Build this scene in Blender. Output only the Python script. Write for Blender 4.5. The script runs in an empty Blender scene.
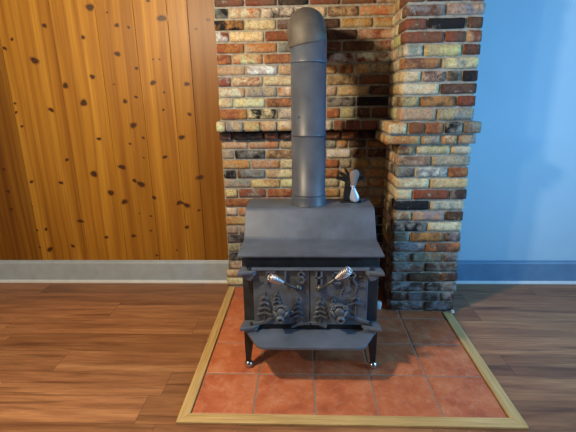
import bpy, math, random
from mathutils import Vector, Matrix, noise
random.seed(7)
S = bpy.context.scene
C = S.collection
PI = math.pi
WALL={17: [('RB', -0.597, -0.351), ('OR', -0.351, -0.161), ('DB', -0.161, 0.034), ('RB', 0.034, 0.227), ('BR', 0.227, 0.438), ('BD', 0.438, 0.585)], 16: [('OB', -0.597, -0.466), ('RB', -0.466, -0.255), ('TB', -0.255, 0.034), ('BR', 0.034, 0.138), ('RB', 0.138, 0.332), ('TB', 0.332, 0.585)], 15: [('RB', -0.597, -0.363), ('TO', -0.363, -0.17), ('RB', -0.17, 0.034), ('BR', 0.034, 0.236), ('OB', 0.236, 0.444), ('BD', 0.444, 0.585)], 14: [('GK', -0.597, -0.467), ('OR', -0.467, -0.266), ('CB', -0.266, 0.034), ('BR', 0.034, 0.139), ('BD', 0.139, 0.336), ('RB', 0.336, 0.585)], 13: [('RB', -0.597, -0.374), ('RB', -0.374, -0.168), ('DK', -0.168, 0.034), ('RB', 0.034, 0.233), ('BR', 0.233, 0.454), ('BT', 0.454, 0.585)], 12: [('GK', -0.597, -0.478), ('OC', -0.478, -0.272), ('CK', -0.272, 0.034), ('CT', 0.034, 0.147), ('TB', 0.147, 0.349), ('TO', 0.349, 0.585)], 11: [('OK', -0.597, -0.38), ('PC', -0.38, -0.175), ('GB', -0.175, 0.033), ('BD', 0.033, 0.233), ('OT', 0.233, 0.44), ('TO', 0.44, 0.585)], 10: [('RW', -0.597, -0.48), ('CY', -0.48, -0.255), ('BR', -0.255, 0.033), ('BD', 0.033, 0.142), ('BD', 0.142, 0.344), ('RP', 0.344, 0.585)], 9: [('RO', -0.597, -0.383), ('PO', -0.383, -0.171), ('DG', -0.171, 0.033), ('BR', 0.033, 0.245), ('BD', 0.245, 0.456), ('RP', 0.456, 0.585)], 8: [('RO', -0.597, -0.471), ('CO', -0.471, -0.266), ('RO', -0.266, 0.033), ('RB', 0.033, 0.143), ('BW', 0.143, 0.337), ('RW', 0.337, 0.585)], 7: [('TP', -0.597, -0.384), ('RW', -0.384, -0.17), ('TP', -0.17, 0.033), ('OT', 0.033, 0.218), ('KO', 0.218, 0.326), ('OT', 0.326, 0.431), ('BT', 0.431, 0.585)], 6: [('GR', -0.597, -0.482), ('RC', -0.482, -0.271), ('CT', -0.271, 0.033), ('TC', 0.033, 0.145), ('TB', 0.145, 0.357), ('BR', 0.357, 0.585)], 5: [('CO', -0.597, -0.39), ('TG', -0.39, -0.177), ('CO', -0.177, 0.033), ('PC', 0.033, 0.22), ('TP', 0.22, 0.427), ('BD', 0.427, 0.585)], 4: [('PC', -0.597, -0.476), ('YC', -0.476, -0.258), ('OB', -0.258, 0.033), ('GT', 0.033, 0.146), ('GK', 0.146, 0.345), ('KD', 0.345, 0.585)], 3: [('RO', -0.597, -0.383), ('CK', -0.383, -0.176), ('CG', -0.176, 0.033), ('GW', 0.033, 0.147), ('OR', 0.147, 0.244), ('GT', 0.244, 0.347), ('DB', 0.347, 0.447), ('BR', 0.447, 0.585)], 2: [('PC', -0.597, -0.515), ('TG', -0.515, -0.399), ('OT', -0.399, -0.286), ('PT', -0.286, -0.177), ('OC', -0.177, -0.068), ('TO', -0.068, 0.033), ('CT', 0.033, 0.188), ('BR', 0.188, 0.266), ('RB', 0.266, 0.373), ('RB', 0.373, 0.485), ('BR', 0.485, 0.585)], 1: [('BD', -0.597, -0.491), ('KD', -0.491, -0.274), ('DR', -0.274, -0.172), ('DK', -0.172, 0.033), ('RB', 0.033, 0.142), ('RB', 0.142, 0.247), ('RB', 0.247, 0.364), ('KD', 0.364, 0.486), ('DB', 0.486, 0.585)], 0: [('TP', -0.597, -0.384), ('OP', -0.384, -0.171), ('PT', -0.171, 0.033), ('CG', 0.033, 0.221), ('OT', 0.221, 0.299), ('BD', 0.299, 0.428), ('BO', 0.428, 0.585)], -1: [('GT', -0.597, -0.488), ('KG', -0.488, -0.268), ('BT', -0.268, 0.033), ('CW', 0.033, 0.15), ('CW', 0.15, 0.325), ('KO', 0.325, 0.431), ('BD', 0.431, 0.585)], -2: [('PO', -0.597, -0.375), ('OP', -0.375, -0.169), ('CP', -0.169, 0.033), ('OR', 0.033, 0.245), ('GT', 0.245, 0.33), ('TO', 0.33, 0.454), ('OT', 0.454, 0.585)], -3: [('GK', -0.597, -0.478), ('GB', -0.478, -0.272), ('PC', -0.272, 0.033), ('OR', 0.033, 0.247), ('TB', 0.247, 0.415), ('TO', 0.415, 0.585)], -4: [('GP', -0.597, -0.377), ('YO', -0.377, -0.169), ('CY', -0.169, 0.033), ('CT', 0.033, 0.248), ('YC', 0.248, 0.313), ('PC', 0.313, 0.445), ('TO', 0.445, 0.585)], -5: [('YO', -0.597, -0.473), ('GR', -0.473, -0.271), ('RO', -0.271, 0.033), ('TO', 0.033, 0.252), ('PT', 0.252, 0.448), ('TG', 0.448, 0.585)], -6: [('OR', -0.597, -0.376), ('OR', -0.376, -0.103), ('TG', -0.103, 0.033), ('TC', 0.033, 0.338), ('TO', 0.338, 0.556), ('TP', 0.556, 0.585)], -7: [('CG', -0.597, -0.48), ('OP', -0.48, -0.262), ('TG', -0.262, 0.033), ('OT', 0.033, 0.254), ('TO', 0.254, 0.475), ('DB', 0.475, 0.585)], -8: [('OT', -0.597, -0.366), ('TO', -0.366, -0.141), ('TC', -0.141, 0.033), ('RB', 0.033, 0.292), ('BR', 0.292, 0.52), ('KK', 0.52, 0.585)], -9: [('GP', -0.597, -0.484), ('PG', -0.484, -0.266), ('TG', -0.266, 0.033), ('BT', 0.033, 0.257), ('BK', 0.257, 0.487), ('KK', 0.487, 0.585)], -10: [('GK', -0.597, -0.371), ('GK', -0.371, -0.143), ('PT', -0.143, 0.033), ('BK', 0.033, 0.295), ('KB', 0.295, 0.526), ('KK', 0.526, 0.585)], -11: [('TG', -0.597, -0.486), ('KG', -0.486, -0.27), ('OB', -0.27, 0.032), ('BK', 0.032, 0.26), ('DK', 0.26, 0.493), ('KD', 0.493, 0.585)], -12: [('KG', -0.597, -0.369), ('KD', -0.369, -0.138), ('OB', -0.138, 0.032), ('BK', 0.032, 0.298), ('KD', 0.298, 0.532), ('DB', 0.532, 0.585)], -13: [('KC', -0.597, -0.462), ('CT', -0.462, -0.259), ('BR', -0.259, 0.032), ('KD', 0.032, 0.299), ('DK', 0.299, 0.535), ('KD', 0.535, 0.585)], -14: [('CT', -0.597, -0.374), ('CP', -0.374, -0.14), ('BT', -0.14, 0.032), ('DB', 0.032, 0.301), ('DK', 0.301, 0.538), ('KD', 0.538, 0.585)], -15: [('CT', -0.597, -0.461), ('TC', -0.461, -0.263), ('BT', -0.263, 0.032), ('DB', 0.032, 0.303), ('DK', 0.303, 0.541), ('KD', 0.541, 0.585)]}
PIL={17: [('RB', 0.558, 0.739), ('GP', 0.739, 0.986)], 16: [('OB', 0.558, 0.637), ('BR', 0.637, 0.828), ('DB', 0.828, 0.986)], 15: [('RB', 0.558, 0.746), ('TG', 0.746, 0.986)], 14: [('TO', 0.558, 0.647), ('RB', 0.647, 0.847), ('DB', 0.847, 0.986)], 13: [('RB', 0.558, 0.764), ('OB', 0.764, 0.986)], 12: [('RB', 0.558, 0.663), ('BD', 0.663, 0.866), ('DR', 0.866, 0.986)], 11: [('BG', 0.558, 0.777), ('GP', 0.777, 0.986)], 10: [('RB', 0.558, 0.679), ('KK', 0.679, 0.891), ('DB', 0.891, 0.986)], 9: [('RB', 0.558, 0.779), ('RB', 0.779, 0.898), ('RP', 0.898, 0.986)], 8: [('CG', 0.558, 0.669), ('TY', 0.669, 0.883), ('DR', 0.883, 0.986)], 7: [('OB', 0.558, 0.773), ('YG', 0.773, 0.986)], 6: [('TC', 0.558, 0.668), ('PD', 0.668, 0.807), ('GD', 0.807, 0.894), ('DK', 0.894, 0.986)], 5: [('CY', 0.558, 0.776), ('DB', 0.776, 0.986)], 4: [('TB', 0.558, 0.67), ('OB', 0.67, 0.877), ('RD', 0.877, 0.986)], 3: [('PT', 0.558, 0.771), ('GT', 0.771, 0.986)], 2: [('CO', 0.558, 0.598), ('RB', 0.598, 0.698), ('RO', 0.698, 0.804), ('KG', 0.804, 0.915), ('BG', 0.915, 0.986)], 1: [('OT', 0.558, 0.685), ('TG', 0.685, 0.799), ('CO', 0.799, 0.897), ('TG', 0.897, 0.986)], 0: [('BT', 0.558, 0.664), ('TC', 0.664, 0.87), ('TC', 0.87, 0.986)], -1: [('PB', 0.558, 0.761), ('GT', 0.761, 0.986)], -2: [('GD', 0.558, 0.664), ('GW', 0.664, 0.867), ('RO', 0.867, 0.986)], -3: [('PC', 0.558, 0.763), ('YT', 0.763, 0.986)], -4: [('YC', 0.558, 0.664), ('BR', 0.664, 0.888), ('GD', 0.888, 0.986)], -5: [('KK', 0.558, 0.772), ('GC', 0.772, 0.986)], -6: [('TB', 0.558, 0.671), ('PG', 0.671, 0.874), ('DB', 0.874, 0.986)], -7: [('KG', 0.558, 0.767), ('PC', 0.767, 0.986)], -8: [('BG', 0.558, 0.667), ('OB', 0.667, 0.882), ('GD', 0.882, 0.986)], -9: [('BG', 0.558, 0.767), ('OB', 0.767, 0.986)], -10: [('GD', 0.558, 0.676), ('BG', 0.676, 0.879), ('GD', 0.879, 0.986)], -11: [('BG', 0.558, 0.768), ('DG', 0.768, 0.986)], -12: [('GD', 0.558, 0.662), ('DB', 0.662, 0.879), ('BD', 0.879, 0.986)], -13: [('DG', 0.558, 0.779), ('GD', 0.779, 0.986)], -14: [('GD', 0.558, 0.665), ('DG', 0.665, 0.891), ('GD', 0.891, 0.986)], -15: [('GD', 0.558, 0.785), ('DG', 0.785, 0.986)]}
LETTERS={'F': [[(-0.1883, 0.5076), (-0.1867, 0.5617), (-0.147, 0.5617)], [(-0.1874, 0.5374), (-0.1575, 0.5375)]], 'I': [[(-0.0949, 0.5618), (-0.0958, 0.5024)]], 'S': [[(-0.0034, 0.5512), (-0.0132, 0.5614), (-0.0256, 0.5603), (-0.0316, 0.5485), (-0.0257, 0.5377), (-0.0084, 0.5308), (-0.002, 0.5189), (-0.0076, 0.5042), (-0.0235, 0.502), (-0.0314, 0.5107)]], 'H': [[(0.0574, 0.5604), (0.0576, 0.4973)], [(0.083, 0.5605), (0.0834, 0.4974)], [(0.0575, 0.5314), (0.0832, 0.5315)]], 'E': [[(0.1386, 0.5606), (0.1395, 0.5003)], [(0.1386, 0.5595), (0.1715, 0.5595)], [(0.139, 0.5327), (0.1671, 0.5327)], [(0.1394, 0.5014), (0.1726, 0.5015)]], 'R': [[(0.2197, 0.4951), (0.2181, 0.5569), (0.2402, 0.557), (0.2503, 0.5463), (0.2458, 0.5329), (0.2213, 0.5275)], [(0.2336, 0.5275), (0.2568, 0.4952)]]}
SCRIPT=[[(0.1902, 0.4868), (0.193, 0.4732), (0.1835, 0.4513), (0.1788, 0.4403)], [(0.1808, 0.465), (0.1956, 0.4678)], [(0.196, 0.4513), (0.2057, 0.4623), (0.213, 0.4651), (0.2059, 0.4514), (0.2157, 0.4569), (0.223, 0.4651)], [(0.2667, 0.4925), (0.2574, 0.4734), (0.2506, 0.4543), (0.2469, 0.4433)], [(0.2598, 0.4762), (0.2745, 0.4817)], [(0.2724, 0.4708), (0.2793, 0.4855), (0.2822, 0.4735), (0.2891, 0.486), (0.2925, 0.4735), (0.3004, 0.4888)], [(0.258, 0.5356), (0.2775, 0.5383)], [(0.2682, 0.5222), (0.2807, 0.5169)]]
STAR=[[(-0.2383, 0.5129), (-0.2297, 0.514)], [(-0.2207, 0.5124), (-0.2133, 0.5091)], [(-0.2338, 0.4965), (-0.221, 0.5037)]]
TREES={'L': [[[(-0.2021, 0.4499), (-0.207, 0.2859)], [(-0.2179, 0.4178), (-0.2103, 0.4234), (-0.2027, 0.4301), (-0.1954, 0.4235), (-0.1882, 0.4179)], [(-0.2249, 0.3885), (-0.2142, 0.3942), (-0.2035, 0.401), (-0.1933, 0.3943), (-0.183, 0.3887)], [(-0.232, 0.359), (-0.2182, 0.3647), (-0.2044, 0.3716), (-0.1911, 0.3649), (-0.1777, 0.3593)], [(-0.2391, 0.3293), (-0.2222, 0.3351), (-0.2053, 0.342), (-0.1889, 0.3353), (-0.1724, 0.3297)]], [[(-0.1403, 0.4584), (-0.1421, 0.3776)], [(-0.149, 0.4377), (-0.1447, 0.4433), (-0.1405, 0.4499), (-0.1366, 0.4433), (-0.1326, 0.4378)], [(-0.1545, 0.4159), (-0.1477, 0.4215), (-0.141, 0.4282), (-0.1345, 0.4216), (-0.128, 0.416)], [(-0.16, 0.394), (-0.1507, 0.3997), (-0.1415, 0.4064), (-0.1325, 0.3997), (-0.1235, 0.3942)]], [[(-0.0366, 0.4228), (-0.0378, 0.2755)], [(-0.0505, 0.393), (-0.0436, 0.3986), (-0.0368, 0.4053), (-0.03, 0.3986), (-0.0232, 0.3931)], [(-0.0564, 0.3666), (-0.0467, 0.3723), (-0.037, 0.3791), (-0.0274, 0.3724), (-0.0178, 0.3668)], [(-0.0623, 0.3401), (-0.0497, 0.3458), (-0.0372, 0.3527), (-0.0248, 0.346), (-0.0124, 0.3404)], [(-0.0682, 0.3134), (-0.0528, 0.3192), (-0.0374, 0.3261), (-0.0222, 0.3194), (-0.0069, 0.3138)]]], 'R': [[[(0.0775, 0.4233), (0.0785, 0.2764)], [(0.0641, 0.3935), (0.0709, 0.3991), (0.0776, 0.4058), (0.0844, 0.3992), (0.0913, 0.3936)], [(0.0587, 0.3672), (0.0682, 0.3729), (0.0778, 0.3797), (0.0874, 0.373), (0.0971, 0.3674)], [(0.0532, 0.3408), (0.0656, 0.3465), (0.078, 0.3533), (0.0904, 0.3466), (0.1029, 0.341)], [(0.0477, 0.3141), (0.0629, 0.3199), (0.0781, 0.3268), (0.0934, 0.3201), (0.1087, 0.3145)]], [[(0.1441, 0.4263), (0.1449, 0.3734)], [(0.1364, 0.4095), (0.1403, 0.4151), (0.1441, 0.4217), (0.1482, 0.4151), (0.1522, 0.4096)], [(0.1272, 0.3808), (0.1359, 0.3865), (0.1446, 0.3932), (0.1535, 0.3866), (0.1624, 0.381)]], [[(0.2535, 0.4406), (0.2572, 0.3176)], [(0.2374, 0.4141), (0.2457, 0.4197), (0.2539, 0.4263), (0.2625, 0.4197), (0.2711, 0.4142)], [(0.2175, 0.3871), (0.2361, 0.3928), (0.2547, 0.3995), (0.2736, 0.3929), (0.2926, 0.3875)]]]}
GROUND={'L': [[(-0.2623, 0.2722), (-0.2206, 0.28), (-0.1945, 0.2889), (-0.1682, 0.3103)], [(-0.0611, 0.2609), (-0.0353, 0.2727), (-0.0045, 0.2781), (0.0237, 0.2788)]], 'R': [[(0.034, 0.2789), (0.0672, 0.2774), (0.1032, 0.2621)], [(0.2191, 0.323), (0.2548, 0.3119), (0.2907, 0.295), (0.3164, 0.2866)]]}
CAPS=[(-0.1197, 0.3511), (0.171, 0.3522)]
MUZ=[(-0.1227, 0.3278), (0.1775, 0.3273)]
HANDLES=[[(-0.0303, 1.885, 0.4803), (-0.1053, 1.84, 0.5368), (-0.1668, 1.81, 0.5795)], [(0.0737, 1.885, 0.4796), (0.1511, 1.835, 0.5606), (0.2097, 1.8, 0.6221)]]
KNOTS=[(-1.417, 1.982, 0.0272), (-1.746, 1.877, 0.015), (-1.492, 1.799, 0.015), (-2.051, 1.74, 0.0136), (-1.987, 1.796, 0.0122), (-1.854, 1.657, 0.0272), (-1.665, 1.489, 0.0224), (-1.465, 1.545, 0.0177), (-1.553, 1.372, 0.0272), (-1.796, 1.327, 0.0177), (-1.27, 1.69, 0.0204), (-1.251, 1.869, 0.015), (-1.479, 1.12, 0.0136), (-2.055, 1.313, 0.0109), (-2.05, 1.375, 0.0088), (-1.306, 1.949, 0.0068), (-1.32, 1.493, 0.0068), (-2.031, 1.215, 0.0102), (-0.941, 1.906, 0.0272), (-0.633, 1.89, 0.0136), (-1.173, 1.855, 0.0109), (-1.148, 1.595, 0.0136), (-1.028, 1.651, 0.0068), (-0.983, 1.65, 0.0068), (-1.044, 1.499, 0.0204), (-0.808, 1.487, 0.0184), (-0.973, 1.434, 0.0088), (-1.174, 1.406, 0.0116), (-1.256, 1.378, 0.017), (-0.806, 1.283, 0.0156), (-0.989, 1.316, 0.0088), (-1.216, 1.212, 0.0272), (-0.876, 1.124, 0.0204), (-1.154, 1.124, 0.0116), (-0.718, 1.836, 0.0102), (-1.023, 2.012, 0.0102), (-1.74, 0.971, 0.015), (-1.553, 0.864, 0.0306), (-1.814, 0.8, 0.015), (-1.445, 0.721, 0.0272), (-2.037, 0.809, 0.0136), (-1.712, 0.501, 0.0177), (-1.528, 0.37, 0.015), (-1.803, 0.299, 0.0143), (-2.066, 0.428, 0.0122), (-1.993, 0.436, 0.0136), (-1.991, 0.271, 0.0218), (-2.071, 0.288, 0.0082), (-2.233, 0.737, 0.0177), (-2.235, 0.598, 0.0136), (-2.229, 0.905, 0.0136), (-2.069, 0.62, 0.0068), (-1.336, 0.914, 0.0224), (-1.257, 0.814, 0.015), (-1.208, 0.784, 0.0272), (-1.35, 0.651, 0.0245), (-1.123, 0.682, 0.0177), (-1.256, 1.082, 0.0102), (-1.167, 0.981, 0.0068), (-1.011, 0.984, 0.015), (-0.763, 0.833, 0.0224), (-0.935, 0.641, 0.0204), (-0.879, 0.621, 0.0211), (-0.791, 0.582, 0.0109), (-0.893, 0.45, 0.0163), (-1.161, 0.539, 0.0088), (-1.173, 0.423, 0.0088), (-1.313, 0.381, 0.0163), (-1.148, 0.221, 0.0095), (-0.986, 0.265, 0.0082), (-1.247, 0.561, 0.0068)]
BND=[-2.069, -1.694, -1.385, -1.129, -0.904, -0.767]
CAMR=[[0.999218, 0.003826, 0.039355], [0.036743, 0.27787, -0.959916], [-0.014608, 0.960611, 0.277512]]

# ------------------------------------------------------------------ helpers
def lin(c):
    l=[((v/255)/12.92 if v/255 <= .04045 else ((v/255+.055)/1.055)**2.4) for v in c]
    return tuple(min(.92,v*k) for v,k in zip(l,(.96,1.05,1.22)))

class MB:
    """collects verts / faces with optional per-vertex attributes and per-face material index"""
    def __init__(s):
        s.v=[]; s.f=[]; s.m=[]; s.a={}; s.sm=[]
    def add(s, verts, faces, mi=0, smooth=False, **attr):
        o=len(s.v)
        s.v += [tuple(p) for p in verts]
        s.f += [tuple(i+o for i in f) for f in faces]
        s.m += [mi]*len(faces); s.sm += [smooth]*len(faces)
        for k,val in attr.items():
            d=s.a.setdefault(k,{})
            if isinstance(val,list):
                for i,q in enumerate(val): d[o+i]=q
            else:
                for i in range(len(verts)): d[o+i]=val
        return s
    def box(s, a, b, mi=0, **kw):
        x0,y0,z0=a; x1,y1,z1=b
        return s.add([(x0,y0,z0),(x1,y0,z0),(x1,y1,z0),(x0,y1,z0),(x0,y0,z1),(x1,y0,z1),(x1,y1,z1),(x0,y1,z1)],
            [(0,3,2,1),(4,5,6,7),(0,1,5,4),(1,2,6,5),(2,3,7,6),(3,0,4,7)],mi,**kw)
    def prism(s, poly, d, mi=0, **kw):
        """poly: list of 3-D points (planar), extruded by vector d"""
        n=len(poly); d=Vector(d)
        return s.add([Vector(p) for p in poly]+[Vector(p)+d for p in poly],
            [tuple(range(n))[::-1],tuple(range(n,2*n))]+[(i,(i+1)%n,n+(i+1)%n,n+i) for i in range(n)],mi,**kw)
    def tube(s, pts, rad, n=16, caps=True, smooth=True, mi=0, **kw):
        pts=[Vector(p) for p in pts]
        if not isinstance(rad,(list,tuple)): rad=[rad]*len(pts)
        V=[];F=[]; up=None
        for i,p in enumerate(pts):
            t=(pts[min(i+1,len(pts)-1)]-pts[max(i-1,0)]).normalized()
            if up is None:
                up=t.orthogonal().normalized()
            up=(up-t*up.dot(t)).normalized(); w=t.cross(up)
            V += [p+(up*math.cos(2*PI*k/n)+w*math.sin(2*PI*k/n))*rad[i] for k in range(n)]
        for i in range(len(pts)-1):
            for k in range(n):
                F.append((i*n+k,i*n+(k+1)%n,(i+1)*n+(k+1)%n,(i+1)*n+k))
        if caps:
            F.append(tuple(range(n))[::-1]); F.append(tuple((len(pts)-1)*n+k for k in range(n)))
        return s.add(V,F,mi,smooth,**kw)
    def lathe(s, o, ax, prof, n=24, smooth=True, mi=0, **kw):
        """prof: list of (distance along axis, radius)"""
        o=Vector(o); ax=Vector(ax).normalized(); u=ax.orthogonal().normalized(); w=ax.cross(u)
        V=[];F=[]
        for h,r in prof:
            V += [o+ax*h+(u*math.cos(2*PI*k/n)+w*math.sin(2*PI*k/n))*r for k in range(n)]
        for i in range(len(prof)-1):
            for k in range(n): F.append((i*n+k,i*n+(k+1)%n,(i+1)*n+(k+1)%n,(i+1)*n+k))
        F.append(tuple(range(n))[::-1]); F.append(tuple((len(prof)-1)*n+k for k in range(n)))
        return s.add(V,F,mi,smooth,**kw)
    def ridge(s, pts, w, h, y, mi=0):
        """raised cast line on the door front: pts in (x,z), width w, height h towards -Y from y"""
        P=[Vector((a,b)) for a,b in pts]; V=[];F=[]
        for i,p in enumerate(P):
            t=(P[min(i+1,len(P)-1)]-P[max(i-1,0)]).normalized(); q=Vector((-t.y,t.x))
            e=t*(w*.5 if i==len(P)-1 else -w*.5 if i==0 else 0)
            p=p+e
            for off,dy in ((-.5,.001),(-.40,-h),(.40,-h),(.5,.001)):
                c=p+q*off*w; V.append((c.x,y+dy,c.y))
        for i in range(len(P)-1):
            for k in range(3): F.append((i*4+k,i*4+k+1,i*4+k+5,i*4+k+4))
        F.append((0,1,2,3)); l=(len(P)-1)*4; F.append((l+3,l+2,l+1,l))
        return s.add(V,F,mi)
    def brick(s, a, b, ca, cb, seed, r=.006, amp=.0022, mi=0, n=None):
        """a worn brick: rounded box with uneven faces"""
        a=Vector(a); b=Vector(b); c=(a+b)/2; hs=(b-a)/2
        if n is None: n=tuple(max(2,min(12,round(d/.022))) for d in (b-a))
        idx={}; V=[]; F=[]
        r=min(r,min(hs)*.45)
        def vid(i,j,k):
            key=(i,j,k)
            if key not in idx:
                p=Vector([-hs[q]+2*hs[q]*t/n[q] for q,t in enumerate(key)])
                inner=Vector([max(-hs[q]+r,min(hs[q]-r,p[q])) for q in range(3)])
                d=p-inner
                if d.length>1e-7: p=inner+d.normalized()*r
                w=c+p
                nv=noise.noise_vector(w*28+Vector((seed*3.1,seed*1.7,0)))
                nv2=noise.noise_vector(w*75+Vector((0,seed*1.3,seed)))
                p=p+nv*amp+nv2*amp*.5
                idx[key]=len(V); V.append(c+p)
            return idx[key]
        for ax in range(3):
            u,w=[q for q in range(3) if q!=ax]
            for side in (0,n[ax]):
                for i in range(n[u]):
                    for j in range(n[w]):
                        q=[]
                        for di,dj in ((0,0),(1,0),(1,1),(0,1)):
                            key=[0,0,0]; key[ax]=side; key[u]=i+di; key[w]=j+dj; q.append(vid(*key))
                        F.append(tuple(q))
        return s.add(V,F,mi,True,colA=ca,colB=cb,seed=seed)
    def build(s, name, mats, parent=None, bevel=0, loc=None, seg=2, auto=None):
        me=bpy.data.meshes.new(name)
        L=Vector(loc) if loc else Vector((0,0,0))
        me.from_pydata([tuple(Vector(p)-L) for p in s.v],[],s.f)
        if not isinstance(mats,(list,tuple)): mats=[mats]
        for m in mats: me.materials.append(m)
        me.polygons.foreach_set('material_index',s.m)
        me.polygons.foreach_set('use_smooth',s.sm)
        for k,d in s.a.items():
            vals=list(d.values()); isc=isinstance(vals[0],(tuple,list))
            at=me.attributes.new(k,'FLOAT_COLOR' if isc else 'FLOAT','POINT')
            for i in range(len(s.v)):
                q=d.get(i)
                if isc: at.data[i].color=(*(q or (0,0,0)),1)
                else: at.data[i].value=q if q is not None else 0.0
        import bmesh
        bm=bmesh.new(); bm.from_mesh(me); bmesh.ops.recalc_face_normals(bm,faces=bm.faces); bm.to_mesh(me); bm.free()
        me.update()
        o=bpy.data.objects.new(name,me); C.objects.link(o)
        o.location=L
        if bevel:
            m=o.modifiers.new('bevel','BEVEL'); m.width=bevel; m.segments=seg; m.limit_method='ANGLE'; m.angle_limit=math.radians(40)
        if parent is not None:
            o.parent=parent
            pl=Vector((0,0,0)); q=parent
            while q: pl+=q.location; q=q.parent
            o.location=L-pl
        return o

def tag(o, label=None, cat=None, group=None, kind=None):
    if label: o['label']=label
    if cat: o['category']=cat
    if group: o['group']=group
    if kind: o['kind']=kind
    return o
def empty(name, loc, label, cat, group=None):
    o=bpy.data.objects.new(name,None); C.objects.link(o); o.location=loc; o.empty_display_size=.1
    return tag(o,label,cat,group)

# ------------------------------------------------------------------ materials
class NT:
    def __init__(s,name):
        s.m=bpy.data.materials.new(name); s.m.use_nodes=True; s.t=s.m.node_tree; s.t.nodes.clear()
        s.out=s.n('ShaderNodeOutputMaterial'); s.b=s.n('ShaderNodeBsdfPrincipled'); s.t.links.new(s.b.outputs[0],s.out.inputs[0])
        s._co=None
    def n(s,k,**kw):
        x=s.t.nodes.new(k)
        for a,b in kw.items(): setattr(x,a,b)
        return x
    def link(s,a,b): s.t.links.new(a,b)
    def set(s,inp,v):
        if hasattr(v,'is_linked') or isinstance(v,bpy.types.NodeSocket): s.link(v,inp)
        else: inp.default_value=v
    @property
    def co(s):
        if not s._co: s._co=s.n('ShaderNodeTexCoord').outputs['Object']
        return s._co
    def mapping(s,scale,loc=(0,0,0),co=None):
        x=s.n('ShaderNodeMapping'); s.set(x.inputs[0],co or s.co); x.inputs['Scale'].default_value=scale; x.inputs['Location'].default_value=loc
        return x.outputs[0]
    def noise(s,scale,co=None,detail=4,rough=.55,dist=0):
        x=s.n('ShaderNodeTexNoise'); s.set(x.inputs['Vector'],co or s.co); x.inputs['Scale'].default_value=scale
        x.inputs['Detail'].default_value=detail; x.inputs['Roughness'].default_value=rough; x.inputs['Distortion'].default_value=dist
        return x.outputs[0]
    def math(s,op,a,b=0.0,c=None,clamp=False):
        x=s.n('ShaderNodeMath',operation=op,use_clamp=clamp); s.set(x.inputs[0],a); s.set(x.inputs[1],b)
        if c is not None: s.set(x.inputs[2],c)
        return x.outputs[0]
    def ramp(s,fac,stops):
        x=s.n('ShaderNodeValToRGB'); s.set(x.inputs[0],fac); e=x.color_ramp.elements
        while len(e)<len(stops): e.new(.5)
        for q,(p,c) in zip(e,stops):
            q.position=p; q.color=(c,c,c,1) if not isinstance(c,tuple) else (*c[:3],1)
        return x.outputs[0]
    def mix(s,f,a,b,mode='MIX'):
        x=s.n('ShaderNodeMix',data_type='RGBA',blend_type=mode); s.set(x.inputs[0],f)
        for i,v in ((6,a),(7,b)):
            if isinstance(v,tuple): v=(*v[:3],1)
            s.set(x.inputs[i],v)
        return x.outputs[2]
    def attr(s,name,col=True):
        x=s.n('ShaderNodeAttribute',attribute_name=name); return x.outputs[0] if col else x.outputs[2]
    def xyz(s,co=None):
        x=s.n('ShaderNodeSeparateXYZ'); s.set(x.inputs[0],co or s.co); return x.outputs
    def comb(s,x=0.0,y=0.0,z=0.0):
        c=s.n('ShaderNodeCombineXYZ')
        for i,v in enumerate((x,y,z)): s.set(c.inputs[i],v)
        return c.outputs[0]
    def white(s,v):
        x=s.n('ShaderNodeTexWhiteNoise',noise_dimensions='3D'); s.set(x.inputs['Vector'],v); return x.outputs
    def bump(s,h,strength=.3,dist=.01):
        x=s.n('ShaderNodeBump'); x.inputs['Strength'].default_value=strength; x.inputs['Distance'].default_value=dist; s.set(x.inputs['Height'],h)
        s.link(x.outputs[0],s.b.inputs['Normal'])
    def fin(s,col=None,rough=.5,metal=0.0,spec=None):
        if col is not None:
            if isinstance(col,tuple): col=(*col[:3],1)
            s.set(s.b.inputs['Base Color'],col)
        s.set(s.b.inputs['Roughness'],rough); s.set(s.b.inputs['Metallic'],metal)
        if spec is not None: s.set(s.b.inputs['Specular IOR Level'],spec)
        return s.m

def m_brick():
    t=NT('used_brick')
    off=t.comb(t.math('MULTIPLY',t.attr('seed',False),3.7),t.math('MULTIPLY',t.attr('seed',False),1.9),0.0)
    v=t.n('ShaderNodeVectorMath',operation='ADD'); t.link(t.co,v.inputs[0]); t.link(off,v.inputs[1])
    co=v.outputs[0]
    f=t.ramp(t.noise(13,co,5,.6,.6),[(.40,0.0),(.60,1.0)])
    c=t.mix(f,t.attr('colA'),t.attr('colB'))
    # old mortar smears left on the reclaimed bricks, and soot specks
    sm=t.ramp(t.noise(20,co,6,.65),[(.60,0.0),(.70,.55)])
    c=t.mix(sm,c,lin((205,192,165)))
    sp=t.ramp(t.noise(110,co,3,.6),[(.28,.45),(.46,1.0)])
    c=t.mix(1.0,c,sp,'MULTIPLY')
    fine=t.ramp(t.noise(55,co,4,.6),[(.3,.78),(.7,1.18)])
    c=t.mix(1.0,c,fine,'MULTIPLY')
    t.bump(t.noise(90,co,5,.65),.55,.004)
    return t.fin(c,.92,spec=.2)
def m_mortar():
    t=NT('grey_mortar')
    n=t.noise(35,None,5,.6)
    c=t.ramp(n,[(.25,lin((128,121,106))),(.75,lin((186,178,158)))])
    t.bump(t.noise(140,None,4,.7),.6,.004)
    return t.fin(c,.95,spec=.15)
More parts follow.
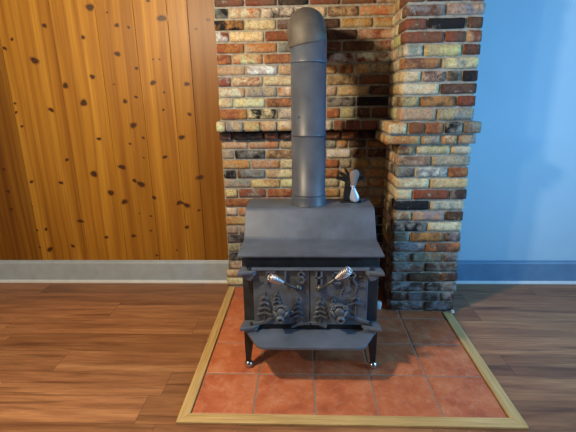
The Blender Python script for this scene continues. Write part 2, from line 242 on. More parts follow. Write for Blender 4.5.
def m_panel():
    t=NT('knotty_pine')
    x,y,z=t.xyz()
    bid=t.attr('bid',False); kn=t.attr('knot',False)
    wob=t.math('MULTIPLY',t.math('SUBTRACT',t.noise(1.1,t.comb(x,bid,t.math('MULTIPLY',z,.5)),2),.5),.05)
    xx=t.math('ADD',x,wob)
    g=t.noise(1,t.comb(t.math('MULTIPLY',xx,90),bid,t.math('MULTIPLY',z,.9)),5,.65)
    g2=t.noise(1,t.comb(t.math('MULTIPLY',xx,16),t.math('ADD',bid,9),t.math('MULTIPLY',z,.35)),4,.6)
    # cathedral figure: long stretched rings
    w=t.n('ShaderNodeTexWave',wave_type='RINGS',rings_direction='SPHERICAL'); t.link(t.comb(t.math('MULTIPLY',xx,9),bid,t.math('MULTIPLY',z,.75)),w.inputs[0])
    w.inputs['Scale'].default_value=1.6; w.inputs['Distortion'].default_value=3.5; w.inputs['Detail'].default_value=3
    c=t.ramp(g2,[(.28,lin((134,82,20))),(.5,lin((170,114,32))),(.72,lin((190,136,46)))])
    c=t.mix(t.ramp(g,[(.35,.40),(.62,0.0)]),c,lin((122,72,18)))
    c=t.mix(t.math('MULTIPLY',t.math('POWER',w.outputs[1],3.0),.38),c,lin((120,66,22)))
    tone=t.attr('tone',False)
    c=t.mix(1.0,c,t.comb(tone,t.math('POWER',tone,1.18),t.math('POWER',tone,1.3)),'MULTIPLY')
    kk=t.math('ADD',kn,t.math('MULTIPLY',t.math('SUBTRACT',t.noise(60),.5),.25))
    c=t.mix(t.ramp(kk,[(.08,0.0),(.45,.75),(.7,1.0)]),c,t.ramp(kk,[(.4,lin((110,58,20))),(.75,lin((52,30,16))),(.95,lin((74,44,22)))]))
    t.bump(g,.12,.003)
    return t.fin(c,.42,spec=.35)
def m_floor():
    t=NT('laminate_planks')
    x,y,z=t.xyz()
    W=.183; Lp=1.22
    ry=t.math('DIVIDE',t.math('SUBTRACT',y,.046),W); row=t.math('FLOOR',ry)
    off=t.math('MULTIPLY',t.white(t.comb(row,3.0,1.0))[0],Lp)
    rx=t.math('DIVIDE',t.math('ADD',x,off),Lp); pk=t.math('FLOOR',rx)
    wn=t.white(t.comb(row,pk,5.0))
    fy=t.math('FRACT',ry); fx=t.math('FRACT',rx)
    # joints
    ey=t.math('MINIMUM',fy,t.math('SUBTRACT',1.0,fy)); ex=t.math('MINIMUM',fx,t.math('SUBTRACT',1.0,fx))
    j=t.math('MAXIMUM',t.math('LESS_THAN',ey,.007),t.math('LESS_THAN',ex,.0012))
    sh=t.math('MULTIPLY',wn[0],37.0)
    gco=t.comb(t.math('ADD',t.math('MULTIPLY',x,1.5),sh),t.math('MULTIPLY',y,26),sh)
    g=t.noise(1,gco,6,.62,.5)
    g2=t.noise(1,t.comb(t.math('ADD',t.math('MULTIPLY',x,1.1),sh),t.math('MULTIPLY',y,9),sh),3,.6,.8)
    g3=t.noise(1,t.comb(t.math('MULTIPLY',x,7),t.math('MULTIPLY',y,130),sh),3,.6)
    c=t.ramp(g2,[(.22,lin((122,76,48))),(.45,lin((164,110,70))),(.62,lin((184,128,82))),(.85,lin((202,150,98)))])
    c=t.mix(t.ramp(g,[(.30,.8),(.50,0.0)]),c,lin((98,60,38)))
    c=t.mix(t.ramp(g3,[(.4,.3),(.6,0.0)]),c,lin((100,60,38)))
    tone=t.math('MULTIPLY_ADD',t.white(t.comb(row,pk,11.0))[0],.38,.70)
    c=t.mix(1.0,c,t.comb(tone,t.math('POWER',tone,1.05),t.math('POWER',tone,1.1)),'MULTIPLY')
    c=t.mix(t.math('MULTIPLY',j,.6),c,lin((60,36,24)))
    t.bump(t.math('SUBTRACT',g3,t.math('MULTIPLY',j,.8)),.10,.002)
    return t.fin(c,t.math('MULTIPLY_ADD',g,.15,.33),spec=.4)
def m_tile():
    t=NT('terracotta')
    s=t.attr('seed',False)
    v=t.n('ShaderNodeVectorMath',operation='ADD'); t.link(t.co,v.inputs[0]); t.link(t.comb(t.math('MULTIPLY',s,5.0),s,0.0),v.inputs[1]); co=v.outputs[0]
    c=t.ramp(t.noise(7,co,5,.6,.4),[(.25,lin((160,79,50))),(.5,lin((194,105,63))),(.75,lin((212,136,90)))])
    c=t.mix(t.ramp(t.noise(22,co,5,.65),[(.5,0.0),(.75,.4)]),c,lin((216,160,124)))
    c=t.mix(t.ramp(t.noise(90,co,3),[(.25,.35),(.45,0.0)]),c,lin((130,58,36)))
    t.bump(t.noise(40,co,4),.15,.003)
    return t.fin(c,.5,spec=.35)
def m_simple(name,c,rough=.5,metal=0.0,var=.12,scale=30,bump=.1,spec=None,c2=None):
    t=NT(name)
    if c2 is None: c2=tuple(v*(1-var) for v in c); 
    col=t.ramp(t.noise(scale,None,5,.6),[(.3,lin(c2) if max(c2)>1 else c2),(.7,lin(c))])
    if bump: t.bump(t.noise(scale*6,None,4,.6),bump,.002)
    return t.fin(col,rough,metal,spec)
def m_oak():
    t=NT('oak_trim')
    al=t.attr('along',False); ac=t.attr('across',False)
    g=t.noise(1,t.comb(t.math('MULTIPLY',al,3),t.math('MULTIPLY',ac,110),0.0),5,.65,.3)
    c=t.ramp(g,[(.3,lin((166,128,74))),(.55,lin((206,168,104))),(.8,lin((222,190,130)))])
    t.bump(g,.1,.002)
    return t.fin(c,.5)
def m_wall(name,c):
    t=NT(name)
    col=t.ramp(t.noise(3,None,4,.5),[(.3,tuple(v*.96 for v in lin(c))),(.7,lin(c))])
    t.bump(t.noise(160,None,3,.5),.12,.002)
    return t.fin(col,.6,spec=.3)

BRICK=m_brick(); MORTAR=m_mortar(); PANEL=m_panel(); FLOOR=m_floor(); TILE=m_tile(); OAK=m_oak()
GROUT=m_simple('grey_grout',(150,132,112),.9,scale=60)
BLUE=m_wall('pale_blue_paint',(174,203,214)); WHITE=m_wall('white_paint',(225,222,214)); BEIGE=m_wall('beige_paint',(100,94,86))
BASE=m_simple('grey_gloss_paint',(172,182,186),.4,scale=12,var=.08,bump=.04)
BASE_BLUE=m_simple('blue_grey_gloss',(104,138,164),.4,scale=12,var=.08,bump=.04)  # the baseboard gloss again, in a darker and bluer colour
SHOE=m_simple('white_gloss_paint',(215,215,210),.4,scale=12,var=.05,bump=.03)
IRON=m_simple('dark_stove_paint',(100,106,114),.5,scale=18,var=.25,bump=.22,spec=.5)
BODY=m_simple('shaded_stove_body',(54,56,58),.55,scale=18,var=.3,bump=.2)  # darker than the doors: shade under plate and brackets put into the colour
PLATE=m_simple('steel_stove_plate',(98,106,117),.46,scale=7,var=.22,bump=.15,spec=.5)
PIPE=m_simple('grey_stove_pipe',(88,94,104),.42,scale=6,var=.25,bump=.05,spec=.5)
DUSTY=m_simple('dusty_pipe',(98,90,80),.6,scale=14,var=.2,bump=.15)
BLACK=m_simple('black_iron',(30,30,31),.5,scale=25,var=.3,bump=.12)
STEEL=m_simple('worn_steel',(96,94,92),.38,.5,var=.2,scale=30,bump=.05)
GRIP=m_simple('bright_wire',(232,222,214),.42,1.0,var=.1,scale=40,bump=.05)
CHROME=m_simple('nickel',(205,202,198),.22,1.0,var=.1,scale=40,bump=.05)
GREYBLADE=m_simple('grey_anodised_blade',(142,122,110),.75,0.0,var=.06,scale=40,bump=.03)
SILVER=m_simple('silver_blade',(196,208,226),.3,.3,var=.06,scale=40,bump=.03)

# ------------------------------------------------------------------ room
XL,XR,YF,YBK,ZC=-3.6,2.9,-1.6,3.0,2.42
def struct(o,label,cat): return tag(o,label,cat,None,'structure')
m=MB(); m.box((XL,YF,-.05),(XR,YBK+.1,0)); struct(m.build('floor',FLOOR),'brown wood plank laminate floor running across the room','floor')
m=MB(); m.box((XL,YF,ZC),(XR,YBK+.1,ZC+.05)); struct(m.build('ceiling',BEIGE),'beige ceiling above the stove corner','ceiling')
# pine board wall, one mesh: boards with fine grooves, knots let into the faces
m=MB()
xs=[XL]
x=BND[0]
ext=[]
while x-.26>XL: x-=.26; ext.append(round(x,3))
xs=[XL]+ext[::-1]+BND+[-.55]
tones={}
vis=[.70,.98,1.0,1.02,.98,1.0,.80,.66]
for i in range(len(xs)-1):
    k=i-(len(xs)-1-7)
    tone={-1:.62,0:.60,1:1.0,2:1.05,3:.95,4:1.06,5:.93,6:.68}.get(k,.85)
    a,b=xs[i],xs[i+1]; g=.0025; d=.006
    V=[(a,3.0+d,0),(a+g,3.0,0),(b-g,3.0,0),(b,3.0+d,0)]; V+= [(p[0],p[1],ZC) for p in V]
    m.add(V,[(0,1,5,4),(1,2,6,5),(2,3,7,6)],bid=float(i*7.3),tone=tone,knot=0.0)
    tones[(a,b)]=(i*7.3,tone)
random.seed(3)
ks=list(KNOTS)
for q in range(40): ks.append((random.uniform(XL+.1,-2.6),random.uniform(.2,2.4),random.choice((.008,.014,.02,.026))))
for q in range(14): ks.append((random.uniform(-2.4,-.65),random.uniform(2.0,2.4),random.choice((.008,.014,.022))))
for i,(kx,kz,r) in enumerate(ks):
    if kz>ZC-.05: continue
    bt=next(((b,t) for (a,e),(b,t) in tones.items() if a<=kx<e),(0,1.0))
    n=20; ph=random.uniform(0,6); asp=random.uniform(1.0,1.35); tl=random.uniform(-.5,.5); r=min(r*1.18,.030)
    V=[(kx,2.9994,kz)]; kv=[1.0]
    for ring,(rr,val) in enumerate(((.45,.8),(.75,.45),(1.15,0.0))):
        for q in range(n):
            th=2*PI*q/n; ra=r*rr*(1+.12*math.sin(2*th+ph)+.08*math.sin(3*th+2*ph))
            dx=ra*math.cos(th)*asp; dz=ra*math.sin(th)*.85
            V.append((kx+dx*math.cos(tl)-dz*math.sin(tl),2.9994,kz+dx*math.sin(tl)+dz*math.cos(tl))); kv.append(val)
    F=[(0,1+(q+1)%n,1+q) for q in range(n)]
    for ring in range(2):
        for q in range(n):
            a=1+ring*n+q; b=1+ring*n+(q+1)%n; F.append((a,b,b+n,a+n))
    m.add(V,F,bid=bt[0],tone=bt[1],knot=kv)
m.box((XL,3.006,0),(-.55,3.1,ZC),bid=0.0,tone=.8,knot=0.0)
struct(m.build('wall_back_left',PANEL),'orange knotty pine board wall left of the brick chimney','wall')
m=MB(); m.box((.9,3.0,0),(XR,3.1,ZC)); struct(m.build('wall_back_right',BLUE),'pale blue painted wall right of the brick pillar','wall')
m=MB(); m.box((XL-.1,YF,0),(XL,3.1,ZC)); struct(m.build('wall_left',BEIGE),'beige side wall at the far left of the room','wall')
m=MB(); m.box((XL-.1,YF-.1,0),(XR+.1,YF,ZC)); struct(m.build('wall_front',BEIGE),'beige wall behind the viewer','wall')
WY0,WY1,WZ0,WZ1=.1,2.1,.75,2.1
m=MB(); m.box((XR,YF,0),(XR+.1,WY0,ZC)); m.box((XR,WY1,0),(XR+.1,3.1,ZC)); m.box((XR,WY0,0),(XR+.1,WY1,WZ0)); m.box((XR,WY0,WZ1),(XR+.1,WY1,ZC))
struct(m.build('wall_right',BLUE),'pale blue side wall holding the window','wall')
m=MB()
for a,b in (((WY0,WZ0),(WY1,WZ0+.05)),((WY0,WZ1-.05),(WY1,WZ1)),((WY0,WZ0+.05),(WY0+.05,WZ1-.05)),((WY1-.05,WZ0+.05),(WY1,WZ1-.05)),(((WY0+WY1)/2-.02,WZ0+.05),((WY0+WY1)/2+.02,WZ1-.05))):
    m.box((XR+.02,a[0],a[1]),(XR+.08,b[0],b[1]))
struct(m.build('window_1',WHITE),'white framed window in the right side wall','window')

def baseboard(name,x0,x1,mb,ms,label):
    m=MB()
    pr=[(3.0,0),(2.982,0),(2.982,.158),(2.985,.166),(2.989,.170),(2.989,.176),(2.993,.181),(3.0,.181)]
    m.prism([(x0,y,z) for y,z in pr],(x1-x0,0,0),0)
    q=[(2.982,0)]+[(2.982-.016*math.cos(a*PI/12),.020*math.sin(a*PI/12)) for a in range(7)]
    m.prism([(x0,y,z) for y,z in q],(x1-x0,0,0),1)
    struct(m.build(name,[mb,ms]),label,'baseboard')
baseboard('baseboard_left',XL,-.572,BASE,SHOE,'grey baseboard with white shoe strip along the pine wall')
baseboard('baseboard_right',.985,XR,BASE_BLUE,SHOE,'grey blue baseboard with pale shoe strip along the blue wall')

# ------------------------------------------------------------------ brickwork
PAL=dict(R=(140,80,57),O=(182,124,74),T=(188,162,116),P=(184,150,115),C=(212,199,158),Y=(214,196,136),B=(112,82,60),D=(82,60,50),K=(40,38,38),G=(140,136,126),W=(226,222,212))
Z0,DZ,GAP=1.045,.069,.0115
def zk(k): return Z0+k*DZ-{3:.007,2:.013,1:.007}.get(k,0)
bs=[0]
def col(ch):
    c=lin(PAL[ch]); return tuple(v*random.uniform(.88,1.12) for v in c)
def putbrick(m,x0,x1,y0,y1,z0,z1,cc,amp=.0022):
    bs[0]+=1
    dz0=random.uniform(-.0015,.0015)
    m.brick((x0,y0+random.uniform(-.0025,.0025),z0+dz0),(x1,y1,z1+random.uniform(-.0015,.0015)),col(cc[0]),col(cc[1]),float(bs[0]%97),random.uniform(.004,.008),amp)
random.seed(11)
m=MB(); YB=2.895
m.box((-.572,YB+.012,0),(.60,3.05,ZC),1)
m.box((-.575,YB-.085,Z0+2*DZ+.002),(.60,YB+.02,Z0+3*DZ-.010),1)
for k in range(-15,20):
    kk=k if k in WALL else (13 if k%2 else 14)
    zb=zk(k)+GAP/2; zt=min(zk(k+1)-GAP/2,ZC)
    p=.10 if k==2 else .03 if k==1 else 0  # course below the ledge also has the ledge shade in its brick colours
    for i,(cc,a,b) in enumerate(WALL[kk]):
        if i==0: a=-.572+random.uniform(-.004,.006)-(.012 if k in (1,2) else 0)-(.02 if k in (-14,-15) else 0)
        else: a+=GAP/2
        if i<len(WALL[kk])-1: b-=GAP/2
        putbrick(m,a,b,YB-p,YB+.06,zb,zt,cc)
struct(m.build('wall_chimney',[BRICK,MORTAR]),'reclaimed brick chimney wall behind the stove and pipe','brick wall')

m=MB(); X0,X1,YP=.558,.986,2.525
m.box((X0+.011,YP+.011,0),(X1-.011,3.05,ZC),1)
m.box((X0-.058,YP-.034,Z0+2*DZ-.010),(X1+.010,YB+.05,Z0+3*DZ-.013),1)
m.box((X0-.068,YP-.014,Z0+1*DZ+.002),(X1+.005,YB+.05,Z0+2*DZ-.012),1)
SIDE="TC CO TC PC OT TY CT OC PT TO CT CP".split()
for k in range(-15,20):
    kk=k if k in PIL else (13 if k%2 else 14)
    row=PIL[kk]; zb=zk(k)+GAP/2; zt=min(zk(k+1)-GAP/2,ZC)
    pf,pl,pr=(.045,.070,.026) if k==2 else (.026,.080,.020) if k==1 else (0,0,0)
    amp=.0045 if k<=-12 else .0024
    for i,(cc,a,b) in enumerate(row):
        first=i==0; last=i==len(row)-1
        if first: a=X0-pl+random.uniform(-.003,.003)
        else: a+=GAP/2
        if last: b=X1+pr+random.uniform(-.005,.005)
        else: b-=GAP/2
        dep=.10 if (b-a)>.14 or (not first and not last) else .20
        putbrick(m,a,b,YP-pf,YP-pf+dep,zb,zt,cc,amp)
        if first or last:
            y=YP-pf+dep+GAP; alt=0
            while y<(2.96 if last else 2.88):
                ye=min(y+(.20 if dep<.15 or alt else .10),3.0 if last else 2.91)
                if ye-y>.03:
                    sc=random.choice(SIDE) if k>-10 else random.choice(("DB","GD","BD","PG"))
                    xa,xb=(X0-pl,X0-pl+.09) if first else (X1+pr-.09,X1+pr)
                    bs[0]+=1
                    m.brick((xa,y,zb),(xb,ye,zt),col(sc[0]),col(sc[1]),float(bs[0]%97),.006,amp)
                y=ye+GAP; alt=1
struct(m.build('wall_pillar',[BRICK,MORTAR]),'reclaimed brick pillar standing right of the stove against the blue wall','brick pillar')

# ------------------------------------------------------------------ hearth pad
m=MB(); random.seed(5)
hx0,hx1,hy0,hy1=-.524,.906,1.575,2.889
m.box((hx0+.004,hy0+.002,0),(hx1-.004,hy1,.0045),1,seed=0.0)
P=.286; g=.0035
for i in range(5):
    for j in range(5):
        a=hx0+i*P+g; b=hx0+(i+1)*P-g; c=hy0+j*P+g; d=min(hy0+(j+1)*P-g,2.889)
        if i==0: a=hx0+.004
        if i==4: b=hx1-.004
        if j==0: c=hy0+.001
        sd=random.uniform(0,50); e=.004; z=.0075+random.uniform(-.0004,.0004)
        rect=lambda o,zz:[(a+o,c+o,zz),(b-o,c+o,zz),(b-o,d-o,zz),(a+o,d-o,zz)]
        m.add(rect(0,0)+rect(0,z-.0025)+rect(e,z),[(0,1,5,4),(1,2,6,5),(2,3,7,6),(3,0,4,7),(4,5,9,8),(5,6,10,9),(6,7,11,10),(7,4,8,11),(8,9,10,11)],0,seed=sd)
struct(m.build('floor_hearth',[TILE,GROUT]),'terracotta tile hearth pad under the wood stove','hearth')
def trim(name,poly,al,label):
    """mitred strip with a softened top edge; al: 0 runs along X, 1 along Y"""
    m=MB(); c=Vector((sum(p[0] for p in poly)/4,sum(p[1] for p in poly)/4))
    h=.013
    V=[(x,y,0) for x,y in poly]+[(x,y,h) for x,y in poly]
    m.add(V,[(3,2,1,0),(4,5,6,7)]+[(i,(i+1)%4,4+(i+1)%4,4+i) for i in range(4)],0,
        along=[p[al]+al*7 for p in V],across=[p[1-al]+al*3 for p in V])
    struct(m.build(name,OAK,bevel=.003),label,'trim')
ox0,ox1,oy=-.577,.963,1.513
trim('trim_1',[(ox0,oy),(hx0-.002,hy0-.006),(hx0-.002,2.885),(ox0,2.885)],1,'pale oak trim along the left edge of the tile hearth')
trim('trim_2',[(ox0,oy),(ox1,oy),(hx1+.002,hy0-.006),(hx0-.002,hy0-.006)],0,'pale oak trim along the front edge of the tile hearth')
trim('trim_3',[(ox1,oy),(ox1,2.514),(hx1+.002,2.514),(hx1+.002,hy0-.006)],1,'weathered oak trim along the right edge of the tile hearth')
def chip(loc,sz,label,seed):
    m=MB(); m.brick((loc[0]-sz[0],loc[1]-sz[1],loc[2]),(loc[0]+sz[0],loc[1]+sz[1],loc[2]+sz[2]),lin((222,220,212)),lin((205,200,190)),seed,.006,.004,0,(4,4,4))
    o=m.build('pale_chip',WHITE,loc=loc); tag(o,label,'chip')
chip((.968,2.498,.0135),(.010,.010,.02),'small white mortar chip where the right oak trim meets the pillar',4.0)
chip((.495,2.56,.0085),(.018,.02,.055),'pale upright fragment on the tiles between stove and pillar',9.0)  # small pale block standing on the tiles

# ------------------------------------------------------------------ wood stove
CX=.028
st=empty('wood_stove',(CX,2.2,.0078),'dark grey cast iron wood stove with two relief doors on the tile hearth','stove')
hw=.345; YF0,YR=1.95,2.44
# body: profile in (y,z)
m=MB(); m.prism([(CX-hw,y,z) for y,z in ((YF0,.235),(YF0,.645),(2.135,.645),(2.155,.652),(2.25,.789),(YR,.789),(YR,.235))],(2*hw,0,0))
m.build('body',BODY,st,.004)
# stepped top, one bent plate
m=MB(); pw=.357
top=[(1.897,.655),(2.120,.655),(2.132,.658),(2.142,.666),(2.226,.788),(2.236,.797),(2.248,.800),(2.465,.800)]
bot=[(2.465,.788),(2.252,.788),(2.244,.786),(2.236,.779),(2.152,.657),(2.142,.648),(2.125,.642),(1.897,.642)]
prof=top+bot; n=len(top)
V=[(CX-pw,y,z) for y,z in prof]+[(CX+pw,y,z) for y,z in prof]; N=len(prof)
F=[]
for i in range(n-1):
    F.append((i,i+1,N-2-i,N-1-i)); F.append((N+N-1-i,N+N-2-i,N+i+1,N+i))
F+=[(i,(i+1)%N,N+(i+1)%N,N+i) for i in range(N)]
m.add(V,F); m.build('top_plate',PLATE,st,.003)
# flue collar
px,py=.0245,2.352
m=MB(); m.lathe((px,py,.7985),(0,0,1),[(0,.106),(.005,.1055),(.014,.100),(.05,.0990),(.056,.0985)],40)
m.build('flue_collar',PIPE,st)
# doors
DYf=1.91; DZ0,DZ1=.268,.572; dl,dr,dm=-.259,.314,.0265
for side,(xa,xb) in (('L',(dl,dm-.0018)),('R',(dm+.0018,dr))):
    m=MB(); m.box((xa,DYf,DZ0),(xb,YF0+.002,DZ1)); d=m.build('door',IRON,st,.004)
    d['label']='left relief door of the stove' if side=='L' else 'right relief door of the stove'
    # rim
    m=MB(); m.box((xa-.003,DYf-.016,DZ1-.001),(xb+.003,DYf+.01,DZ1+.011)); m.build('door_rim',PLATE,d,.004)
    for ch in ('FIS' if side=='L' else 'HER'):
        m=MB()
        for s in LETTERS[ch]: m.ridge([(a,b+.004) for a,b in s],.0105,.015,DYf)
        m.build('raised_letter',IRON,d)
    m=MB()
    for s in (STAR if side=='L' else SCRIPT): m.ridge(s,.005,.006,DYf)
    m.build('cast_star' if side=='L' else 'cast_script',IRON,d)
    for tr in TREES[side]:
        m=MB()
        sz=(tr[0][0][1]-tr[0][-1][1])/.16
        m.ridge(tr[0],.009*max(.6,min(1,sz)),.007,DYf)
        for s in tr[1:]: m.ridge(s,.0098*max(.55,min(1,sz)),.013,DYf)
        m.build('cast_pine_tree',IRON,d)
    m=MB()
    pass
    for s in GROUND[side]:
        m=MB(); m.ridge(s,.016,.009,DYf); m.build('cast_ground_line',IRON,d)
    # draft cap with a bear's head cast on it
    cx,cz=CAPS[0 if side=='L' else 1]; mx,mz=MUZ[0 if side=='L' else 1]
    rr=.043 if side=='L' else .048
    m=MB(); m.lathe((cx,DYf+.002,cz),(0,-1,0),[(0,rr*.8),(.016,rr*.8),(.018,rr),(.036,rr),(.040,rr*.97),(.041,rr*.86),(.036,rr*.80),(.036,.002)],32)
    for sx in (-1,1):
        m.lathe((cx+sx*rr*.62,DYf-.030,cz+rr*.66),(0,-1,.2),[(0,.012),(.012,.012),(.016,.008),(.012,.005)],12)   # ears
        m.tube([(cx+sx*rr*.78,DYf-.040,cz+rr*.35),(cx+sx*rr*.60,DYf-.044,cz-rr*.1),(cx+sx*rr*.32,DYf-.046,cz-rr*.5)],[.006,.008,.006],8)
    m.lathe((cx,DYf-.034,cz+rr*.10),(0,-1,-.1),[(0,rr*.60),(.006,rr*.58),(.012,rr*.46),(.016,rr*.25),(.017,.002)],24)
    m.lathe((mx,DYf-.035,mz),(0,-1,-.15),[(0,.022),(.022,.021),(.029,.018),(.029,.011),(.020,.009)],18)
    m.build('draft_cap',IRON,d)['label']='round draft cap with a bear head'
    # handle and coil grip
    A,B,E=[Vector(p) for p in HANDLES[0 if side=='L' else 1]]
    m=MB(); m.lathe((A.x,DYf+.002,A.z),(0,-1,0),[(0,.019),(.014,.019),(.024,.017),(.032,.010),(.034,.003)],20); m.tube([A+Vector((0,.006,0)),A,B],[.007,.0075,.006],10)
    m.build('door_handle',STEEL,d)
    m=MB(); ax=(E-B); L=ax.length; axn=ax.normalized(); u=axn.orthogonal().normalized(); w=axn.cross(u)
    turns=9; pts=[]; 
    for q in range(turns*12+1):
        f=q/(turns*12); r=.008+.0105*min(1,f*1.9)*(1 if f<.82 else 1-.6*((f-.82)/.18)**2); th=2*PI*f*turns
        pts.append(B+axn*(L*f)+(u*math.cos(th)+w*math.sin(th))*r)
    m.tube(pts,.0042,6)
    m.tube([B-axn*.004,B+ax*.5,E-axn*.004],[.006,.011,.008],10)
    m.build('handle_grip',GRIP,d)['label']='shiny coiled wire grip'
# hinge brackets
for sx in (-1,1):
    for zz,nm in ((.556,0),(.252,1)):
        ox=CX+sx*hw; 
        pl=[(ox+sx*.012,1.865),(ox+sx*.012,1.900),(ox+sx*.002,YF0+.004),(CX+sx*.262,YF0+.004),(CX+sx*.262,1.905),(CX+sx*.285,1.882)]
        m=MB(); m.prism([(x,y,zz) for x,y in pl],(0,0,.017))
        # web under / over the plate and hinge pin
        m.prism([(CX+sx*.342,1.885,zz+.004),(CX+sx*.268,1.885,zz+.004),(CX+sx*.292,1.885,zz-.036),(CX+sx*.318,1.885,zz-.030),(CX+sx*.336,1.885,zz-.008)],(0,YF0-1.883,0))
        b=m.build('hinge_bracket',PLATE,st,.004)
        m=MB(); m.lathe((CX+sx*.303,1.905,zz-.012),(0,0,1),[(0,.007),(.030,.007),(.034,.010),(.040,.009)],14)
        m.build('hinge_pin',BLACK,b)
m=MB(); m.box((CX-.285,1.922,.234),(CX+.285,YF0+.003,.264)); m.build('dark_gap_strip',BLACK,st,.002)  # black strip added to darken the shaded gap below the doors
# ash shelf
m=MB(); zs=.236
out=[(CX-.342,YF0-.005),(CX-.345,1.90)]
cr=.055
def arc(cx,cy,r,a0,a1,n=8): return [(cx+r*math.cos(math.radians(a0+(a1-a0)*i/n)),cy+r*math.sin(math.radians(a0+(a1-a0)*i/n))) for i in range(n+1)]
out=[(CX-.338,YF0),(CX-.338,1.91),(CX-.322,1.885)]+arc(CX-.222,1.812,.055,200,270)+arc(CX+.222,1.812,.055,270,340)+[(CX+.322,1.885),(CX+.338,1.91),(CX+.338,YF0)]
m.prism([(x,y,zs-.016) for x,y in out],(0,0,.016)); m.build('ash_shelf',PLATE,st,.003)
# legs
def leg(x,y,sx,sy):
    m=MB(); zt,zb=.226,.044
    # tapered angle-iron leg: two flanges
    for q in range(2):
        pass
    o=(x,y)
    wt,wb=.058,.026; th=.010
    bend=[(zt,wt,0),(.17,.046,0),(.10,.034,.001),(zb,wb,.002)]
    V=[];F=[]
    for z,w,e in bend:
        xo=x-sx*e
        V+=[(xo,y,z),(xo-sx*w,y,z),(xo-sx*w,y-sy*th,z),(xo-sx*th,y-sy*th,z),(xo-sx*th,y-sy*w,z),(xo,y-sy*w,z)]
    n=6
    for i in range(len(bend)-1):
        for k in range(n): F.append((i*n+k,i*n+(k+1)%n,(i+1)*n+(k+1)%n,(i+1)*n+k))
    F.append(tuple(range(n))); F.append(tuple((len(bend)-1)*n+k for k in range(n)))
    m.add(V,F); l=m.build('leg',BLACK,st,.002)
    m=MB(); bx,by=x-sx*.014,y-sy*.012
    m.lathe((bx,by,.0078),(0,0,1),[(0,.008),(.002,.013),(.0065,.019),(.013,.0222),(.021,.0232),(.029,.0217),(.036,.0168),(.041,.009),(.044,.006)],20)
    m.build('ball_foot',CHROME,l)['label']='shiny ball foot'
for sx in (-1,1):
    leg(CX+sx*.343,1.908,sx,-1); leg(CX+sx*.343,2.40,sx,1)

# ------------------------------------------------------------------ stove pipe
sp=empty('stove_pipe',(px,py,.855),'tall grey stove pipe rising from the stove and elbowing into the brick wall','stove pipe')
R=.0955
def sect(z0,z1,r):
    m=MB(); m.lathe((px,py,z0),(0,0,1),[(0,r+.0018),(.004,r+.0030),(.010,r+.0030),(.013,r),(z1-z0,r)],48)
    return m.build('pipe_section',PIPE,sp)
s1=sect(.855,1.185,R); s2=sect(1.186,1.562,R-.0005); s3=sect(1.563,1.672,R+.0005)
m=MB(); m.lathe((px-.052,py-R*.845,1.290),(-.5,-.86,0),[(0,.004),(.003,.004),(.004,.002)],10); m.build('screw',BLACK,s2)
# elbow: gored bend with a crimped lower edge
m=MB(); pts=[];rad=[]
re=.0995; cy,cz=py+.105,1.668
pts.append((px-.003,py,1.652));rad.append(re-.002)
pts.append((px-.003,py,1.660));rad.append(re-.001)
pts.append((px-.0035,py,1.664));rad.append(re-.001)
for i in range(0,17):
    a=PI/2*i/16
    pts.append((px-.004-.009*math.sin(a*2),cy-.105*math.cos(a),cz+.005+.078*math.sin(a)));rad.append(re-.001+.0012*(i%4==0))
pts.append((px,2.80,cz+.083));rad.append(re-.001)
pts.append((px,2.889,cz+.083));rad.append(re-.001)
m.tube(pts,rad,40)
# tilt the crimped edge
m.v=[(x,y,z+(.14*(x-px) if z<1.71 and y<cy+.02 else 0)) for x,y,z in m.v]
m.build('elbow',DUSTY,sp)

# ------------------------------------------------------------------ stove fan
fx,fy,fz=.262,2.385,.8005
fan=empty('stove_fan',(fx,fy,fz),'small black stove fan with pale grey blades on the stove top beside the pipe','fan')
m=MB()
m.prism([(fx-.056,fy-.038,fz),(fx+.066,fy-.038,fz),(fx+.066,fy+.045,fz),(fx-.056,fy+.045,fz)],(0,0,.008))
m.prism([(fx-.036,fy-.010,fz+.008),(fx+.014,fy-.010,fz+.008),(fx+.016,fy-.010,fz+.125),(fx-.026,fy-.010,fz+.125)],(0,.022,0))
m.build('base',BLACK,fan,.003)
m=MB()
for i,a in enumerate((-62,-38,-14,12,38,64)):
    t=math.radians(a); c=Vector((fx+.004,fy-.012,fz+.108)); L=.086
    d=Vector((math.sin(t),0,math.cos(t))); p=Vector((math.cos(t),0,-math.sin(t)))
    e=c+d*L*.6+p*.0; f=c+d*L+p*(.010*(1 if a>0 else -1))
    m.prism([c-p*.007,e-p*.009,f-p*.007,f+p*.007,e+p*.009,c+p*.007],(0,.045,0))
m.lathe((fx+.006,fy-.013,fz+.105),(0,1,0),[(0,.026),(.046,.026)],20)
m.build('cooling_fins',BLACK,fan,.001)
hx,hy,hz=.277,fy-.045,fz+.098
m=MB(); m.lathe((hx,hy+.034,hz),(0,-1,0),[(0,.013),(.026,.013),(.028,.007),(.040,.007),(.043,.004)],18); m.build('motor',SILVER,fan)
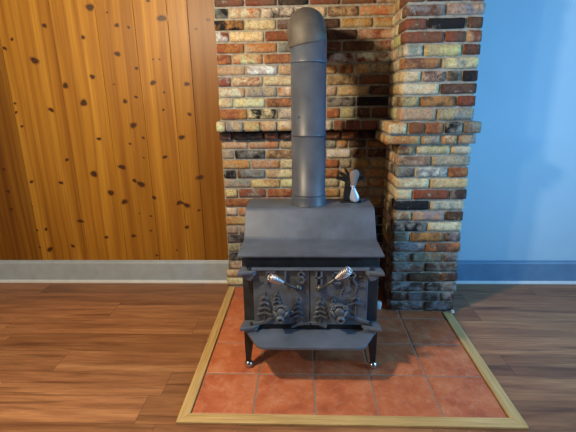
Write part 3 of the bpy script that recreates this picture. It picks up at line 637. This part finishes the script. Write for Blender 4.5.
def blade(L,w0,w1,ang,mat,lab):
    t=math.radians(ang); d=Vector((math.sin(t),0,math.cos(t))); p=Vector((math.cos(t),0,-math.sin(t)))
    ctr=Vector((hx,hy,hz)); V=[];F=[]; n=10
    for i in range(n+1):
        f=i/n; w=(w0+(w1-w0)*min(1,f*1.6)); 
        if f>.72: w*=math.sqrt(max(.04,1-((f-.72)/.30)**2))
        for s in (-1,0,1):
            V.append(ctr+d*(.004+L*f)+p*w*s+Vector((0,.010*s*f-.003*(s==0),0)))
    V+= [v+Vector((0,.0016,0)) for v in V]; k=3*(n+1)
    for i in range(n):
        for s in range(2):
            a=i*3+s; F.append((a,a+1,a+4,a+3)); F.append((k+a,k+a+3,k+a+4,k+a+1))
        a=i*3; F.append((a,a+3,k+a+3,k+a)); F.append((a+2,k+a+2,k+a+5,a+5))
    F.append((0,k,k+1,1));F.append((1,k+1,k+2,2)); e=n*3; F.append((e,e+1,k+e+1,k+e));F.append((e+1,e+2,k+e+2,k+e+1))
    m=MB(); m.add(V,F,0,True); m.build('blade',mat,fan)['label']=lab
blade(.092,.012,.028,5,GREYBLADE,'upper warm grey blade')
blade(.090,.008,.026,172,SILVER,'lower silver blade')

# ------------------------------------------------------------------ lamps and daylight
def lamp(loc,energy,col,label,rad=.07):
    r=empty('pendant_lamp',loc,label,'lamp')
    m=MB(); z=loc[2]; m.lathe((loc[0],loc[1],z+.14),(0,0,1),[(0,.10),(.02,.06),(.03,.03)],20); m.tube([(loc[0],loc[1],z+.16),(loc[0],loc[1],ZC)],.006,8); m.build('lamp_shade',WHITE,r)
    l=bpy.data.lights.new('bulb','POINT'); l.energy=energy; l.color=col; l.shadow_soft_size=rad
    o=bpy.data.objects.new('bulb',l); C.objects.link(o); o.parent=r; o.location=(0,0,0)
lamp((-1.0,1.2,2.15),112,(1.0,.78,.52),'warm pendant lamp hanging left of the stove')
lamp((-2.2,-.2,2.15),66,(1.0,.77,.50),'warm pendant lamp hanging near the left wall')
l=bpy.data.lights.new('window_daylight','AREA'); l.shape='RECTANGLE'; l.size=WY1-WY0-.1; l.size_y=WZ1-WZ0-.1; l.energy=68; l.color=(.17,.545,.95)
o=bpy.data.objects.new('window_daylight',l); C.objects.link(o); o.location=(XR-.01,(WY0+WY1)/2,(WZ0+WZ1)/2); o.rotation_euler=(0,-PI/2,0)
o.rotation_euler=(Vector((-1,0,0)).to_track_quat('-Z','Z')).to_euler()
w=bpy.data.worlds.new('sky'); S.world=w; w.use_nodes=True
bg=w.node_tree.nodes['Background']; bg.inputs[0].default_value=(.55,.75,1,1); bg.inputs[1].default_value=1.0

# ------------------------------------------------------------------ camera
TILT=0.3/418
cam=bpy.data.cameras.new('camera'); co=bpy.data.objects.new('camera',cam); C.objects.link(co)
cam.sensor_fit='HORIZONTAL'; cam.sensor_width=36; cam.lens=418/576*36; cam.clip_start=.05
M=Matrix(CAMR).to_4x4()@Matrix.Rotation(TILT,4,'X'); M.translation=Vector((0,0,1.4)); co.matrix_world=M
S.camera=co
S.view_settings.view_transform='Standard'; S.view_settings.look='None'; S.view_settings.gamma=1; S.view_settings.use_curve_mapping=False
S.view_settings.exposure=0.38
